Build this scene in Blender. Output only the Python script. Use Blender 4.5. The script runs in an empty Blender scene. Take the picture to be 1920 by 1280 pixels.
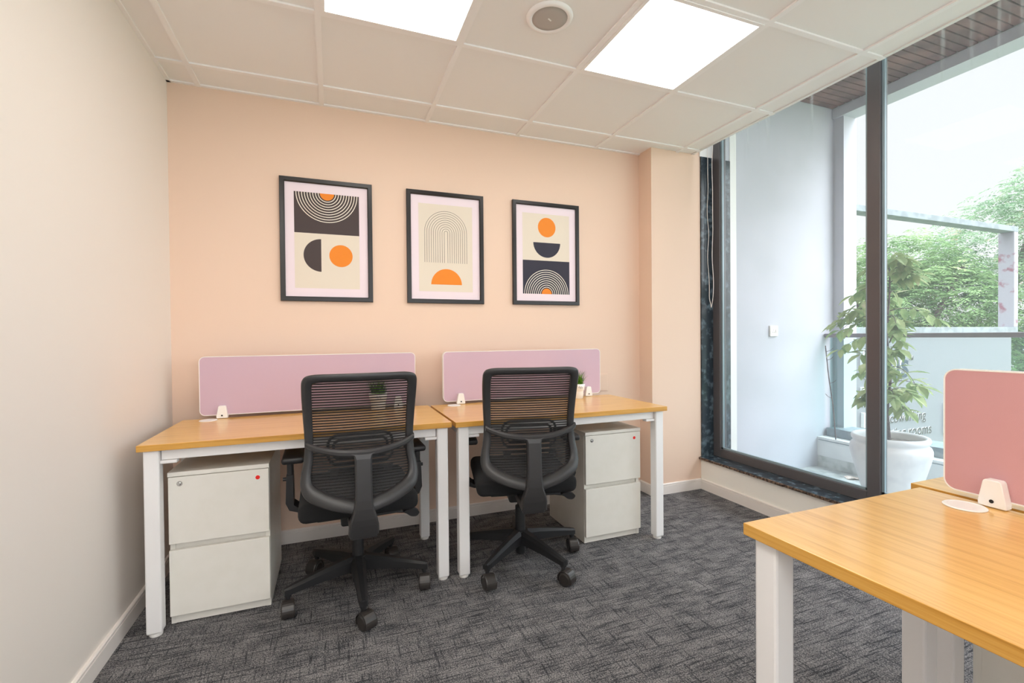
import bpy, bmesh, math, random
from mathutils import Vector, Matrix
random.seed(7)
PI = math.pi
S = bpy.context.scene
COL = S.collection

# ---------------------------------------------------------------- camera
CAM = Vector((0.7782, -2.895, 1.1531)); YAW, PITCH, ROLL, FPX = -0.368, -0.0116, -0.0089, 875.317
r0 = Vector((math.cos(YAW), math.sin(YAW), 0)); fh = Vector((-math.sin(YAW), math.cos(YAW), 0)); zz = Vector((0, 0, 1))
fw = fh*math.cos(PITCH)+zz*math.sin(PITCH); u0 = zz*math.cos(PITCH)-fh*math.sin(PITCH)
RR = r0*math.cos(ROLL)+u0*math.sin(ROLL); UU = u0*math.cos(ROLL)-r0*math.sin(ROLL)
cd = bpy.data.cameras.new('camera'); cam = bpy.data.objects.new('camera', cd); COL.objects.link(cam)
cd.sensor_width = 36; cd.lens = FPX/1920*36; cd.clip_start = 0.05; cd.clip_end = 300
cam.matrix_world = Matrix(((RR.x, UU.x, -fw.x, CAM.x), (RR.y, UU.y, -fw.y, CAM.y), (RR.z, UU.z, -fw.z, CAM.z), (0, 0, 0, 1)))
S.camera = cam
S.view_settings.view_transform = 'Standard'; S.view_settings.look = 'None'
S.view_settings.gamma = 1; S.view_settings.use_curve_mapping = False
S.view_settings.exposure = 0.13

# ---------------------------------------------------------------- world: hazy overcast sky, brighter towards the zenith
W = bpy.data.worlds.new('sky'); S.world = W; W.use_nodes = True
nt = W.node_tree; nt.nodes.clear()
wo = nt.nodes.new('ShaderNodeOutputWorld'); bg = nt.nodes.new('ShaderNodeBackground')
tc = nt.nodes.new('ShaderNodeTexCoord'); sx = nt.nodes.new('ShaderNodeSeparateXYZ'); rp = nt.nodes.new('ShaderNodeValToRGB')
nt.links.new(tc.outputs['Generated'], sx.inputs[0]); nt.links.new(sx.outputs['Z'], rp.inputs[0])
# the haze is brighter around the sun, off to the right and behind the view
dp = nt.nodes.new('ShaderNodeVectorMath'); dp.operation = 'DOT_PRODUCT'; dp.inputs[1].default_value = (.655, -.755, 0)
mg = nt.nodes.new('ShaderNodeMapRange'); mg.interpolation_type = 'SMOOTHSTEP'; mg.inputs[1].default_value = .42; mg.inputs[2].default_value = .95; mg.inputs[3].default_value = 1.0; mg.inputs[4].default_value = 3.2
vm = nt.nodes.new('ShaderNodeVectorMath'); vm.operation = 'SCALE'
nt.links.new(tc.outputs['Generated'], dp.inputs[0]); nt.links.new(dp.outputs['Value'], mg.inputs[0]); nt.links.new(rp.outputs[0], vm.inputs[0]); nt.links.new(mg.outputs[0], vm.inputs['Scale'])
nt.links.new(vm.outputs[0], bg.inputs[0]); nt.links.new(bg.outputs[0], wo.inputs[0])
e = rp.color_ramp.elements
e[0].position = 0.0; e[0].color = (.30, .31, .32, 1)
e[1].position = 1.0; e[1].color = (3.4, 3.55, 3.8, 1)
a = e.new(0.47); a.color = (.30, .31, .32, 1)
a = e.new(0.02); a.color = (.302, .305, .307, 1)
a = e.new(0.62); a.color = (1.5, 1.58, 1.70, 1)
bg.inputs[1].default_value = 3.0

# soft daylight from the hazy sun beyond the window, high to the right
sd = bpy.data.lights.new('hazy_sun', 'SUN'); sd.energy = 0.5; sd.angle = math.radians(100); sd.color = (.95, .97, 1.0)
so = bpy.data.objects.new('hazy_sun', sd); COL.objects.link(so)
so.rotation_euler = Vector((-.62, .62, -.62)).to_track_quat('-Z', 'Y').to_euler()
PANEL_STRENGTH = 6.6

# ---------------------------------------------------------------- helpers
def srgb(r, g, b):
    f = lambda v: (v/255/12.92) if v/255 <= .04045 else ((v/255+.055)/1.055)**2.4
    return (f(r), f(g), f(b), 1)
def mat(name, col, rough=.5, metal=0., spec=.5, coat=0., noise=None, bump=None, emit=None, coat_rough=.1):
    m = bpy.data.materials.new(name); m.use_nodes = True; n = m.node_tree; b = n.nodes['Principled BSDF']
    b.inputs['Base Color'].default_value = col; b.inputs['Roughness'].default_value = rough
    b.inputs['Metallic'].default_value = metal; b.inputs['Specular IOR Level'].default_value = spec
    b.inputs['Coat Weight'].default_value = coat; b.inputs['Coat Roughness'].default_value = coat_rough
    if emit: b.inputs['Emission Color'].default_value = emit[0]; b.inputs['Emission Strength'].default_value = emit[1]
    t = n.nodes.new('ShaderNodeTexCoord')
    if noise:   # (scale, second colour, low, high)
        nz = n.nodes.new('ShaderNodeTexNoise'); nz.inputs['Scale'].default_value = noise[0]; nz.inputs['Detail'].default_value = 4
        mr = n.nodes.new('ShaderNodeMapRange'); mr.inputs[1].default_value = noise[2]; mr.inputs[2].default_value = noise[3]
        mx = n.nodes.new('ShaderNodeMix'); mx.data_type = 'RGBA'
        mx.inputs[6].default_value = col; mx.inputs[7].default_value = noise[1]
        n.links.new(t.outputs['Object'], nz.inputs['Vector']); n.links.new(nz.outputs[0], mr.inputs[0])
        n.links.new(mr.outputs[0], mx.inputs[0]); n.links.new(mx.outputs[2], b.inputs['Base Color'])
    if bump:    # (scale, strength)
        nb = n.nodes.new('ShaderNodeTexNoise'); nb.inputs['Scale'].default_value = bump[0]; nb.inputs['Detail'].default_value = 3
        bp = n.nodes.new('ShaderNodeBump'); bp.inputs['Strength'].default_value = bump[1]; bp.inputs['Distance'].default_value = .002
        n.links.new(t.outputs['Object'], nb.inputs['Vector']); n.links.new(nb.outputs[0], bp.inputs['Height']); n.links.new(bp.outputs[0], b.inputs['Normal'])
    return m
def tag(o, label=None, cat=None, group=None, kind=None):
    if label: o['label'] = label
    if cat: o['category'] = cat
    if group: o['group'] = group
    if kind: o['kind'] = kind
    return o
def empty(name, loc=(0, 0, 0), rz=0, label=None, cat=None, group=None):
    o = bpy.data.objects.new(name, None); COL.objects.link(o); o.location = loc; o.rotation_euler = (0, 0, rz); o.empty_display_size = .05
    return tag(o, label, cat, group)
def link(name, bm, mats, parent=None, smooth=False, loc=(0, 0, 0), rot=(0, 0, 0)):
    me = bpy.data.meshes.new(name); bmesh.ops.recalc_face_normals(bm, faces=bm.faces[:])
    bm.to_mesh(me); bm.free()
    for m in (mats if isinstance(mats, (list, tuple)) else [mats]): me.materials.append(m)
    if smooth:
        for p in me.polygons: p.use_smooth = True
    o = bpy.data.objects.new(name, me); COL.objects.link(o); o.location = loc; o.rotation_euler = rot
    if parent: o.parent = parent
    return o
def NB(): return bmesh.new()
def box(bm, x0, x1, y0, y1, z0, z1, bev=0., mi=0, seg=2):
    g = bmesh.ops.create_cube(bm, size=1)
    vs = g['verts']
    for v in vs: v.co = Vector((x0+(v.co.x+.5)*(x1-x0), y0+(v.co.y+.5)*(y1-y0), z0+(v.co.z+.5)*(z1-z0)))
    fs = list({f for v in vs for f in v.link_faces})
    if bev > 0:
        es = list({ed for v in vs for ed in v.link_edges})
        r = bmesh.ops.bevel(bm, geom=es, offset=bev, segments=seg, affect='EDGES', profile=.5)
        fs = list(set(r['faces']) | {f for f in fs if f.is_valid})
    for f in fs: f.material_index = mi
    return fs
def cyl(bm, p0, p1, r0_, r1_=None, n=20, mi=0, caps=True):
    p0, p1 = Vector(p0), Vector(p1); r1_ = r0_ if r1_ is None else r1_
    d = (p1-p0); L = d.length; q = d.normalized().to_track_quat('Z', 'Y')
    A, B = [], []
    for i in range(n):
        a_ = 2*PI*i/n; c_ = Vector((math.cos(a_), math.sin(a_), 0))
        A.append(bm.verts.new(p0+q@(c_*r0_))); B.append(bm.verts.new(p1+q@(c_*r1_)))
    for i in range(n):
        f = bm.faces.new((A[i], A[(i+1) % n], B[(i+1) % n], B[i])); f.material_index = mi
    if caps:
        f = bm.faces.new(A[::-1]); f.material_index = mi; f = bm.faces.new(B); f.material_index = mi
def lathe(bm, prof, c=(0, 0, 0), n=32, mi=0, capb=True, capt=False):
    rings = []
    for r, z in prof: rings.append([bm.verts.new((c[0]+r*math.cos(2*PI*i/n), c[1]+r*math.sin(2*PI*i/n), c[2]+z)) for i in range(n)])
    for a_, b_ in zip(rings, rings[1:]):
        for i in range(n): bm.faces.new((a_[i], a_[(i+1) % n], b_[(i+1) % n], b_[i])).material_index = mi
    if capb: bm.faces.new(rings[0][::-1]).material_index = mi
    if capt: bm.faces.new(rings[-1]).material_index = mi
def tube(bm, pts, r, n=8, closed=False, mi=0, radii=None):
    pts = [Vector(p) for p in pts]; N = len(pts); rings = []
    for i, p in enumerate(pts):
        if closed: d = pts[(i+1) % N]-pts[i-1]
        else: d = pts[min(i+1, N-1)]-pts[max(i-1, 0)]
        d.normalize(); up = Vector((0, 0, 1)) if abs(d.z) < .9 else Vector((0, 1, 0))
        s = d.cross(up).normalized(); t = s.cross(d)
        rr = radii[i] if radii else r
        rings.append([bm.verts.new(p+(s*math.cos(2*PI*k/n)+t*math.sin(2*PI*k/n))*rr) for k in range(n)])
    M = N if closed else N-1
    for i in range(M):
        A, B = rings[i], rings[(i+1) % N]
        for k in range(n): bm.faces.new((A[k], A[(k+1) % n], B[(k+1) % n], B[k])).material_index = mi
    if not closed: bm.faces.new(rings[0][::-1]).material_index = mi; bm.faces.new(rings[-1]).material_index = mi
def lathe_axis(bm, p0, ax, prof, n=28):
    q = ax.to_track_quat('Z', 'Y'); rings = [[bm.verts.new(p0+ax*h+q@Vector((r*math.cos(2*PI*i/n), r*math.sin(2*PI*i/n), 0))) for i in range(n)] for r, h in prof if r > 0]
    for a_, b_ in zip(rings, rings[1:]):
        for i in range(n): bm.faces.new((a_[i], a_[(i+1) % n], b_[(i+1) % n], b_[i]))
    bm.faces.new(rings[0][::-1]); bm.faces.new(rings[-1])
def loft(bm, rings, closed=False, mi=0):   # rings of Vectors with equal counts
    R_ = [[bm.verts.new(p) for p in r] for r in rings]; N = len(R_)
    for i in range(N if closed else N-1):
        A, B = R_[i], R_[(i+1) % N]; n = len(A)
        for k in range(n): bm.faces.new((A[k], A[(k+1) % n], B[(k+1) % n], B[k])).material_index = mi
    if not closed: bm.faces.new(R_[0][::-1]).material_index = mi; bm.faces.new(R_[-1]).material_index = mi
def prism(bm, pts, y0, y1, mi=0, axis='y'):  # pts (x,z) outline pushed along y
    conv = (lambda p, y: Vector((p[0], y, p[1]))) if axis == 'y' else ((lambda p, y: Vector((y, p[0], p[1]))) if axis == 'x' else (lambda p, y: Vector((p[0], p[1], y))))
    A = [bm.verts.new(conv(p, y0)) for p in pts]; B = [bm.verts.new(conv(p, y1)) for p in pts]; n = len(pts)
    bm.faces.new(A).material_index = mi; bm.faces.new(B[::-1]).material_index = mi
    for i in range(n): bm.faces.new((A[i], B[i], B[(i+1) % n], A[(i+1) % n])).material_index = mi
def rrect(x0, x1, z0, z1, r, n=6):
    out = []
    for cx, cz, a0 in ((x1-r, z1-r, 0), (x0+r, z1-r, 90), (x0+r, z0+r, 180), (x1-r, z0+r, 270)):
        for k in range(n+1):
            t = math.radians(a0+90*k/n); out.append((cx+r*math.cos(t), cz+r*math.sin(t)))
    return out
def struct(name, bm, m, **k):
    o = link(name, bm, m, **k); o['kind'] = 'structure'; return o
def spline(P, n=8, closed=True):
    out = []; N = len(P)
    for i in range(N if closed else N-1):
        p = [P[(i+k) % N] if closed else P[min(max(i+k, 0), N-1)] for k in (-1, 0, 1, 2)]
        for j in range(n):
            t = j/n
            out.append(tuple(.5*((2*p[1][c])+(-p[0][c]+p[2][c])*t+(2*p[0][c]-5*p[1][c]+4*p[2][c]-p[3][c])*t*t+(-p[0][c]+3*p[1][c]-3*p[2][c]+p[3][c])*t**3) for c in range(len(P[0]))))
    if not closed: out.append(tuple(P[-1]))
    return out

# ---------------------------------------------------------------- materials
M = {}
M['peach'] = mat('peach_paint', srgb(236, 207, 186), .6, bump=(260, .06))
M['cream'] = mat('cream_paint', srgb(238, 229, 221), .6, bump=(260, .06))
M['ivory'] = mat('ivory_paint', srgb(252, 248, 240), .5)
M['white'] = mat('white_paint', srgb(238, 236, 234), .45)
M['skirt'] = mat('white_skirting', srgb(240, 232, 226), .35)
M['tile'] = mat('ceiling_tile', srgb(248, 245, 244), .85, bump=(420, .12))
M['tbar'] = mat('ceiling_bar', srgb(252, 249, 249), .5)
M['diffuser'] = mat('lit_diffuser', (1, 1, 1, 1), .5, emit=((1.0, .965, .915, 1), PANEL_STRENGTH))
M['grille'] = mat('speaker_grille', srgb(190, 182, 176), .6, bump=(900, .5))
M['desk_metal'] = mat('white_powder_coat', srgb(240, 238, 238), .35, bump=(500, .05))
M['melamine'] = mat('white_melamine', srgb(236, 232, 224), .4, noise=(14, srgb(233, 229, 220), .4, .65))
M['plastic_white'] = mat('white_plastic', srgb(246, 242, 238), .3)
M['lavender'] = mat('lavender_fabric', srgb(207, 178, 194), .9, bump=(900, .35))
M['rose'] = mat('rose_fabric', srgb(208, 158, 162), .9, bump=(900, .35))
M['blackp'] = mat('black_plastic', srgb(34, 34, 36), .4, bump=(700, .12))
M['greyp'] = mat('charcoal_plastic', srgb(50, 49, 50), .34, bump=(700, .1))
M['blackf'] = mat('black_fabric', srgb(24, 24, 26), .95, bump=(800, .4))
M['wheel'] = mat('caster_plastic', srgb(52, 48, 46), .3)
M['chrome'] = mat('lock_chrome', srgb(200, 200, 200), .2, 1.)
M['dark'] = mat('dark_hole', srgb(14, 13, 13), .6)
M['red'] = mat('red_sticker', srgb(240, 25, 15), .5)
M['frame_black'] = mat('black_picture_frame', srgb(26, 23, 23), .3, bump=(300, .05))
M['matb'] = mat('mat_board', srgb(242, 226, 234), .8)
M['print'] = mat('print_paper', srgb(230, 218, 202), .7)
M['ink_b'] = mat('brown_ink', srgb(72, 60, 60), .7)
M['ink_n'] = mat('navy_ink', srgb(48, 46, 62), .7)
M['ink_o'] = mat('orange_ink', srgb(240, 138, 36), .7)
M['ink_w'] = mat('cream_ink', srgb(244, 236, 222), .7)
M['alu'] = mat('bronze_aluminium', srgb(102, 98, 100), .35, .35, bump=(400, .05))
M['alu_light'] = mat('grey_aluminium', srgb(150, 168, 176), .35, .3)
M['gasket'] = mat('black_gasket', srgb(22, 24, 26), .6)
M['granite'] = mat('black_granite', srgb(44, 54, 62), .16, noise=(22, srgb(98, 114, 124), .5, .72))
M['granite_edge'] = mat('rough_granite_edge', srgb(58, 44, 38), .8, noise=(70, srgb(132, 108, 90), .45, .6), bump=(80, .8))
M['concrete'] = mat('balcony_concrete', srgb(196, 200, 200), .8, noise=(9, srgb(160, 164, 164), .45, .62), bump=(60, .3))
M['wallout'] = mat('balcony_wall_paint', srgb(196, 196, 206), .7, noise=(2.5, srgb(189, 190, 199), .4, .65))
M['steel'] = mat('dull_steel', srgb(128, 138, 144), .45, .4, noise=(14, srgb(150, 158, 162), .45, .6))
M['rail'] = mat('grey_handrail', srgb(122, 116, 122), .4, .4)
M['rust'] = mat('galvanised_rusty', srgb(150, 150, 156), .6, .1, noise=(7, srgb(128, 84, 96), .55, .64))
M['galv'] = mat('galvanised_steel', srgb(134, 144, 148), .55, .2, noise=(9, srgb(116, 126, 130), .45, .6))
M['kerb'] = mat('kerb_paint', srgb(222, 224, 226), .7, noise=(4, srgb(210, 212, 214), .4, .65))
M['board'] = mat('pale_signboard', srgb(130, 124, 130), .5)
M['letter_d'] = mat('letter_face_grey', srgb(44, 54, 70), .6)
M['letter_b'] = mat('letter_face_brown', srgb(60, 48, 44), .6)
M['letter_w'] = mat('letter_side_white', srgb(252, 246, 244), .5)
M['letter_r'] = mat('letter_face_red', srgb(236, 60, 56), .5)
M['planter'] = mat('white_planter', srgb(214, 214, 218), .5, noise=(12, srgb(202, 202, 208), .5, .7))
M['soil'] = mat('dry_soil', srgb(120, 108, 100), .95, noise=(90, srgb(70, 60, 56), .4, .6))
M['trunk'] = mat('bark', srgb(112, 98, 98), .9, noise=(30, srgb(82, 70, 72), .4, .6))
M['paper'] = mat('paper_scrap', srgb(238, 224, 216), .8, noise=(160, srgb(200, 170, 160), .52, .6))
M['cordm'] = mat('blind_cord', srgb(236, 228, 222), .6)
M['ground'] = mat('garden_ground', srgb(120, 132, 104), .95, noise=(2, srgb(90, 104, 80), .4, .6))

def leafmat(name, c1, c2, c3=None, scale=6, trans=.35):
    m = bpy.data.materials.new(name); m.use_nodes = True; n = m.node_tree; b = n.nodes['Principled BSDF']
    t = n.nodes.new('ShaderNodeTexCoord'); nz = n.nodes.new('ShaderNodeTexNoise'); nz.inputs['Scale'].default_value = scale
    nz.inputs['Detail'].default_value = 3
    r = n.nodes.new('ShaderNodeValToRGB'); r.color_ramp.elements[0].position = .36; r.color_ramp.elements[0].color = c1
    r.color_ramp.elements[1].position = .64; r.color_ramp.elements[1].color = c2
    if c3: q = r.color_ramp.elements.new(.72); q.color = c3
    n.links.new(t.outputs['Object'], nz.inputs[0]); n.links.new(nz.outputs[0], r.inputs[0]); n.links.new(r.outputs[0], b.inputs['Base Color'])
    b.inputs['Roughness'].default_value = .7; b.inputs['Specular IOR Level'].default_value = .2
    tr = n.nodes.new('ShaderNodeBsdfTranslucent'); mx = n.nodes.new('ShaderNodeMixShader'); mx.inputs[0].default_value = trans
    n.links.new(r.outputs[0], tr.inputs[0]); n.links.new(b.outputs[0], mx.inputs[1]); n.links.new(tr.outputs[0], mx.inputs[2])
    n.links.new(mx.outputs[0], n.nodes['Material Output'].inputs[0])
    return m
M['grass'] = leafmat('grass_blades', srgb(40, 92, 24), srgb(120, 170, 50), scale=60)
M['ficus'] = leafmat('planter_leaves', srgb(120, 150, 96), srgb(184, 196, 146), srgb(214, 208, 180), scale=9)
M['neem1'] = leafmat('neem_leaves', srgb(84, 116, 74), srgb(140, 168, 116), srgb(184, 198, 146), scale=1.6, trans=.45)
M['neem2'] = leafmat('neem_leaves_bluish', srgb(98, 128, 98), srgb(148, 174, 140), srgb(200, 166, 146), scale=2.2, trans=.45)

def wood_mat(name='oak_laminate', cols=((214, 158, 76), (234, 182, 98), (242, 194, 112)), coat=.55):
    m = bpy.data.materials.new(name); m.use_nodes = True; n = m.node_tree; b = n.nodes['Principled BSDF']
    t = n.nodes.new('ShaderNodeTexCoord'); mp = n.nodes.new('ShaderNodeMapping'); mp.inputs['Scale'].default_value = (1.2, 26, 26)
    a_ = n.nodes.new('ShaderNodeTexNoise'); a_.inputs['Scale'].default_value = 2.2; a_.inputs['Detail'].default_value = 7; a_.inputs['Roughness'].default_value = .62; a_.inputs['Distortion'].default_value = .35
    mp2 = n.nodes.new('ShaderNodeMapping'); mp2.inputs['Scale'].default_value = (4, 190, 190)
    c_ = n.nodes.new('ShaderNodeTexNoise'); c_.inputs['Scale'].default_value = 2.; c_.inputs['Detail'].default_value = 3
    ad = n.nodes.new('ShaderNodeMath'); ad.operation = 'MULTIPLY_ADD'; ad.inputs[1].default_value = .35
    r = n.nodes.new('ShaderNodeValToRGB')
    r.color_ramp.elements[0].position = .46; r.color_ramp.elements[0].color = srgb(*cols[0])
    r.color_ramp.elements[1].position = .86; r.color_ramp.elements[1].color = srgb(*cols[2])
    q = r.color_ramp.elements.new(.66); q.color = srgb(*cols[1])
    L = n.links.new
    L(t.outputs['Object'], mp.inputs[0]); L(mp.outputs[0], a_.inputs[0]); L(t.outputs['Object'], mp2.inputs[0]); L(mp2.outputs[0], c_.inputs[0])
    L(c_.outputs[0], ad.inputs[0]); L(a_.outputs[0], ad.inputs[2]); L(ad.outputs[0], r.inputs[0]); L(r.outputs[0], b.inputs['Base Color'])
    b.inputs['Roughness'].default_value = .3; b.inputs['Specular IOR Level'].default_value = .5; b.inputs['Coat Weight'].default_value = coat; b.inputs['Coat Roughness'].default_value = .16
    return m
M['oak'] = wood_mat()
M['oak_edge_shade'] = wood_mat('oak_edge_shaded', ((182, 126, 44), (208, 152, 66), (220, 168, 84)), .1)  # desk sides get less light; that shade is put into this darker oak

def carpet_mat():
    m = bpy.data.materials.new('grey_carpet_tiles'); m.use_nodes = True; n = m.node_tree; b = n.nodes['Principled BSDF']; L = n.links.new
    t = n.nodes.new('ShaderNodeTexCoord')
    def noise(sc, s, d=3, dist=0.):
        mp = n.nodes.new('ShaderNodeMapping'); mp.inputs['Scale'].default_value = sc
        z = n.nodes.new('ShaderNodeTexNoise'); z.inputs['Scale'].default_value = s; z.inputs['Detail'].default_value = d; z.inputs['Distortion'].default_value = dist
        L(t.outputs['Object'], mp.inputs[0]); L(mp.outputs[0], z.inputs[0]); return z.outputs[0]
    def mth(op, a_, b_):
        x = n.nodes.new('ShaderNodeMath'); x.operation = op
        for i, v in enumerate((a_, b_)):
            if isinstance(v, (int, float)): x.inputs[i].default_value = v
            else: L(v, x.inputs[i])
        return x.outputs[0]
    sa = noise((7, 135, 1), 1.0, 2, .6); sb = noise((125, 10, 1), 1.0, 2, .6)
    blk = noise((6, 12, 1), 1.6, 5)
    ja = mth('MINIMUM', mth('MULTIPLY', mth('SUBTRACT', sa, .30), 5.5), 1.0); jb = mth('MINIMUM', mth('MULTIPLY', mth('SUBTRACT', sb, .26), 5.5), 1.0)
    lines = mth('MULTIPLY', mth('MAXIMUM', ja, 0.), mth('MAXIMUM', jb, 0.))
    fine = noise((1, 1, 1), 210, 2)
    tuft = noise((300, 90, 1), 1.6, 2)
    v = mth('ADD', mth('ADD', mth('MULTIPLY', lines, .22), mth('MULTIPLY', blk, .38)), mth('MULTIPLY', fine, .95)); v = mth('ADD', v, mth('MULTIPLY', tuft, .35))
    r = n.nodes.new('ShaderNodeValToRGB'); L(v, r.inputs[0])
    mr2 = n.nodes.new('ShaderNodeMapRange'); mr2.inputs[1].default_value = .68; mr2.inputs[2].default_value = 1.28; L(v, mr2.inputs[0]); L(mr2.outputs[0], r.inputs[0])
    r.color_ramp.elements[0].position = 0.; r.color_ramp.elements[0].color = srgb(34, 36, 40)
    r.color_ramp.elements[1].position = 1.; r.color_ramp.elements[1].color = srgb(158, 154, 153)
    q = r.color_ramp.elements.new(.45); q.color = srgb(76, 76, 79)
    L(r.outputs[0], b.inputs['Base Color']); b.inputs['Roughness'].default_value = .95; b.inputs['Specular IOR Level'].default_value = .15
    bp = n.nodes.new('ShaderNodeBump'); bp.inputs['Strength'].default_value = .5; bp.inputs['Distance'].default_value = .004; L(v, bp.inputs['Height']); L(bp.outputs[0], b.inputs['Normal'])
    return m
M['carpet'] = carpet_mat()

def glass_mat(name, tint, film, filmcol=(1, 1, 1, 1), refl=1.0, streaks=False):
    m = bpy.data.materials.new(name); m.use_nodes = True; n = m.node_tree; n.nodes.clear(); L = n.links.new
    o = n.nodes.new('ShaderNodeOutputMaterial'); tr = n.nodes.new('ShaderNodeBsdfTransparent'); tr.inputs[0].default_value = tint
    gl = n.nodes.new('ShaderNodeBsdfGlossy'); gl.inputs[1].default_value = 0.01
    fr = n.nodes.new('ShaderNodeFresnel'); fr.inputs[0].default_value = 1.45
    ml = n.nodes.new('ShaderNodeMath'); ml.operation = 'MULTIPLY'; L(fr.outputs[0], ml.inputs[0])
    ge = n.nodes.new('ShaderNodeNewGeometry'); bk = n.nodes.new('ShaderNodeMapRange'); bk.inputs[3].default_value = refl; bk.inputs[4].default_value = 0
    L(ge.outputs['Backfacing'], bk.inputs[0]); L(bk.outputs[0], ml.inputs[1])
    m1 = n.nodes.new('ShaderNodeMixShader'); L(ml.outputs[0], m1.inputs[0]); L(tr.outputs[0], m1.inputs[1]); L(gl.outputs[0], m1.inputs[2])
    df = n.nodes.new('ShaderNodeBsdfTranslucent'); df.inputs[0].default_value = filmcol
    d2 = n.nodes.new('ShaderNodeBsdfDiffuse'); d2.inputs[0].default_value = filmcol
    dd = n.nodes.new('ShaderNodeMixShader'); dd.inputs[0].default_value = .4; L(df.outputs[0], dd.inputs[1]); L(d2.outputs[0], dd.inputs[2])
    m2 = n.nodes.new('ShaderNodeMixShader'); m2.inputs[0].default_value = film; L(m1.outputs[0], m2.inputs[1]); L(dd.outputs[0], m2.inputs[2])
    if streaks:
        t = n.nodes.new('ShaderNodeTexCoord'); mp = n.nodes.new('ShaderNodeMapping'); mp.inputs['Scale'].default_value = (1, 22, .8)
        nz = n.nodes.new('ShaderNodeTexNoise'); nz.inputs['Scale'].default_value = 1.6; nz.inputs['Detail'].default_value = 6
        mr = n.nodes.new('ShaderNodeMapRange'); mr.inputs[1].default_value = .56; mr.inputs[2].default_value = .72; mr.inputs[3].default_value = 0; mr.inputs[4].default_value = .45
        sp = n.nodes.new('ShaderNodeSeparateXYZ'); h = n.nodes.new('ShaderNodeMapRange'); h.inputs[1].default_value = 2.3; h.inputs[2].default_value = 2.95
        mm = n.nodes.new('ShaderNodeMath'); mm.operation = 'MULTIPLY_ADD'; mm.inputs[2].default_value = film
        L(t.outputs['Object'], mp.inputs[0]); L(mp.outputs[0], nz.inputs[0]); L(nz.outputs[0], mr.inputs[0]); L(t.outputs['Object'], sp.inputs[0]); L(sp.outputs['Z'], h.inputs[0])
        L(mr.outputs[0], mm.inputs[0]); L(h.outputs[0], mm.inputs[1]); L(mm.outputs[0], m2.inputs[0])
    L(m2.outputs[0], o.inputs[0]); return m
M['glass'] = glass_mat('window_glass', (.985, .995, .995, 1), .05, (.93, .97, 1, 1), .15, True)
M['glass_rail'] = glass_mat('balustrade_glass', (.87, .955, .95, 1), .012, (.8, .95, .95, 1), .35)
M['glass_pic'] = glass_mat('picture_glass', (1, 1, 1, 1), 0., (1, 1, 1, 1), .6)

def net_mat():   # woven net of the chair back: dense horizontal cords over a fine see-through weave
    m = bpy.data.materials.new('chair_net'); m.use_nodes = True; n = m.node_tree; b = n.nodes['Principled BSDF']; L = n.links.new
    b.inputs['Base Color'].default_value = srgb(22, 21, 22); b.inputs['Roughness'].default_value = .7
    t = n.nodes.new('ShaderNodeTexCoord'); sp = n.nodes.new('ShaderNodeSeparateXYZ'); L(t.outputs['Object'], sp.inputs[0])
    m1 = n.nodes.new('ShaderNodeMath'); m1.operation = 'MULTIPLY'; m1.inputs[1].default_value = 1/.0106; L(sp.outputs['Z'], m1.inputs[0])
    m2 = n.nodes.new('ShaderNodeMath'); m2.operation = 'FRACT'; L(m1.outputs[0], m2.inputs[0])
    m3 = n.nodes.new('ShaderNodeMath'); m3.operation = 'LESS_THAN'; m3.inputs[1].default_value = .50; L(m2.outputs[0], m3.inputs[0])
    fac = n.nodes.new('ShaderNodeMapRange'); fac.inputs[3].default_value = .60; fac.inputs[4].default_value = 1.0; L(m3.outputs[0], fac.inputs[0])
    tr = n.nodes.new('ShaderNodeBsdfTransparent'); tr.inputs[0].default_value = (1, .97, .95, 1)
    mx = n.nodes.new('ShaderNodeMixShader'); L(fac.outputs[0], mx.inputs[0]); L(tr.outputs[0], mx.inputs[1]); L(b.outputs[0], mx.inputs[2])
    L(mx.outputs[0], n.nodes['Material Output'].inputs[0]); return m
M['net'] = net_mat()

def slat_mat():
    m = mat('brown_ceiling_boards', srgb(128, 92, 92), .7, noise=(5, srgb(104, 76, 80), .4, .6)); return m
M['slat'] = slat_mat()

# ---------------------------------------------------------------- room shell
XR = 3.35; ZC = 2.482; YB = -5.4; XE = 3.29
b = NB(); box(b, -.1, 3.36, YB-.1, .1, -.08, 0); struct('floor', b, M['carpet'])
b = NB(); box(b, -.12, 0, YB-.1, .12, 0, 3.2); struct('wall_left', b, M['cream'])
b = NB(); box(b, 0, 2.91, 0, .12, 0, 3.2); box(b, 2.91, 3.35, -.145, .12, 0, 3.2); struct('wall_back', b, M['peach'])
b = NB()     # wall behind the view with a wide opening added to let in frontal fill light
box(b, -.1, 3.7, YB-.12, YB, 0, .5); box(b, -.1, 3.7, YB-.12, YB, 2.42, 3.2); box(b, -.1, .3, YB-.12, YB, .5, 2.42); box(b, 3.1, 3.7, YB-.12, YB, .5, 2.42)
struct('wall_front', b, M['cream'])
b = NB(); box(b, .3, 3.1, YB-.09, YB-.03, .5, .56); box(b, .3, 3.1, YB-.09, YB-.03, 2.36, 2.42); box(b, .3, .36, YB-.09, YB-.03, .56, 2.36); box(b, 3.04, 3.1, YB-.09, YB-.03, .56, 2.36); box(b, 1.67, 1.73, YB-.09, YB-.03, .56, 2.36)
w2 = struct('added_fill_window', b, M['alu'])  # frame of the added opening, unseen, there only for the fill light
b = NB(); box(b, XR, 3.52, YB, -.145, 0, .222); struct('wall_right', b, M['ivory'])
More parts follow.
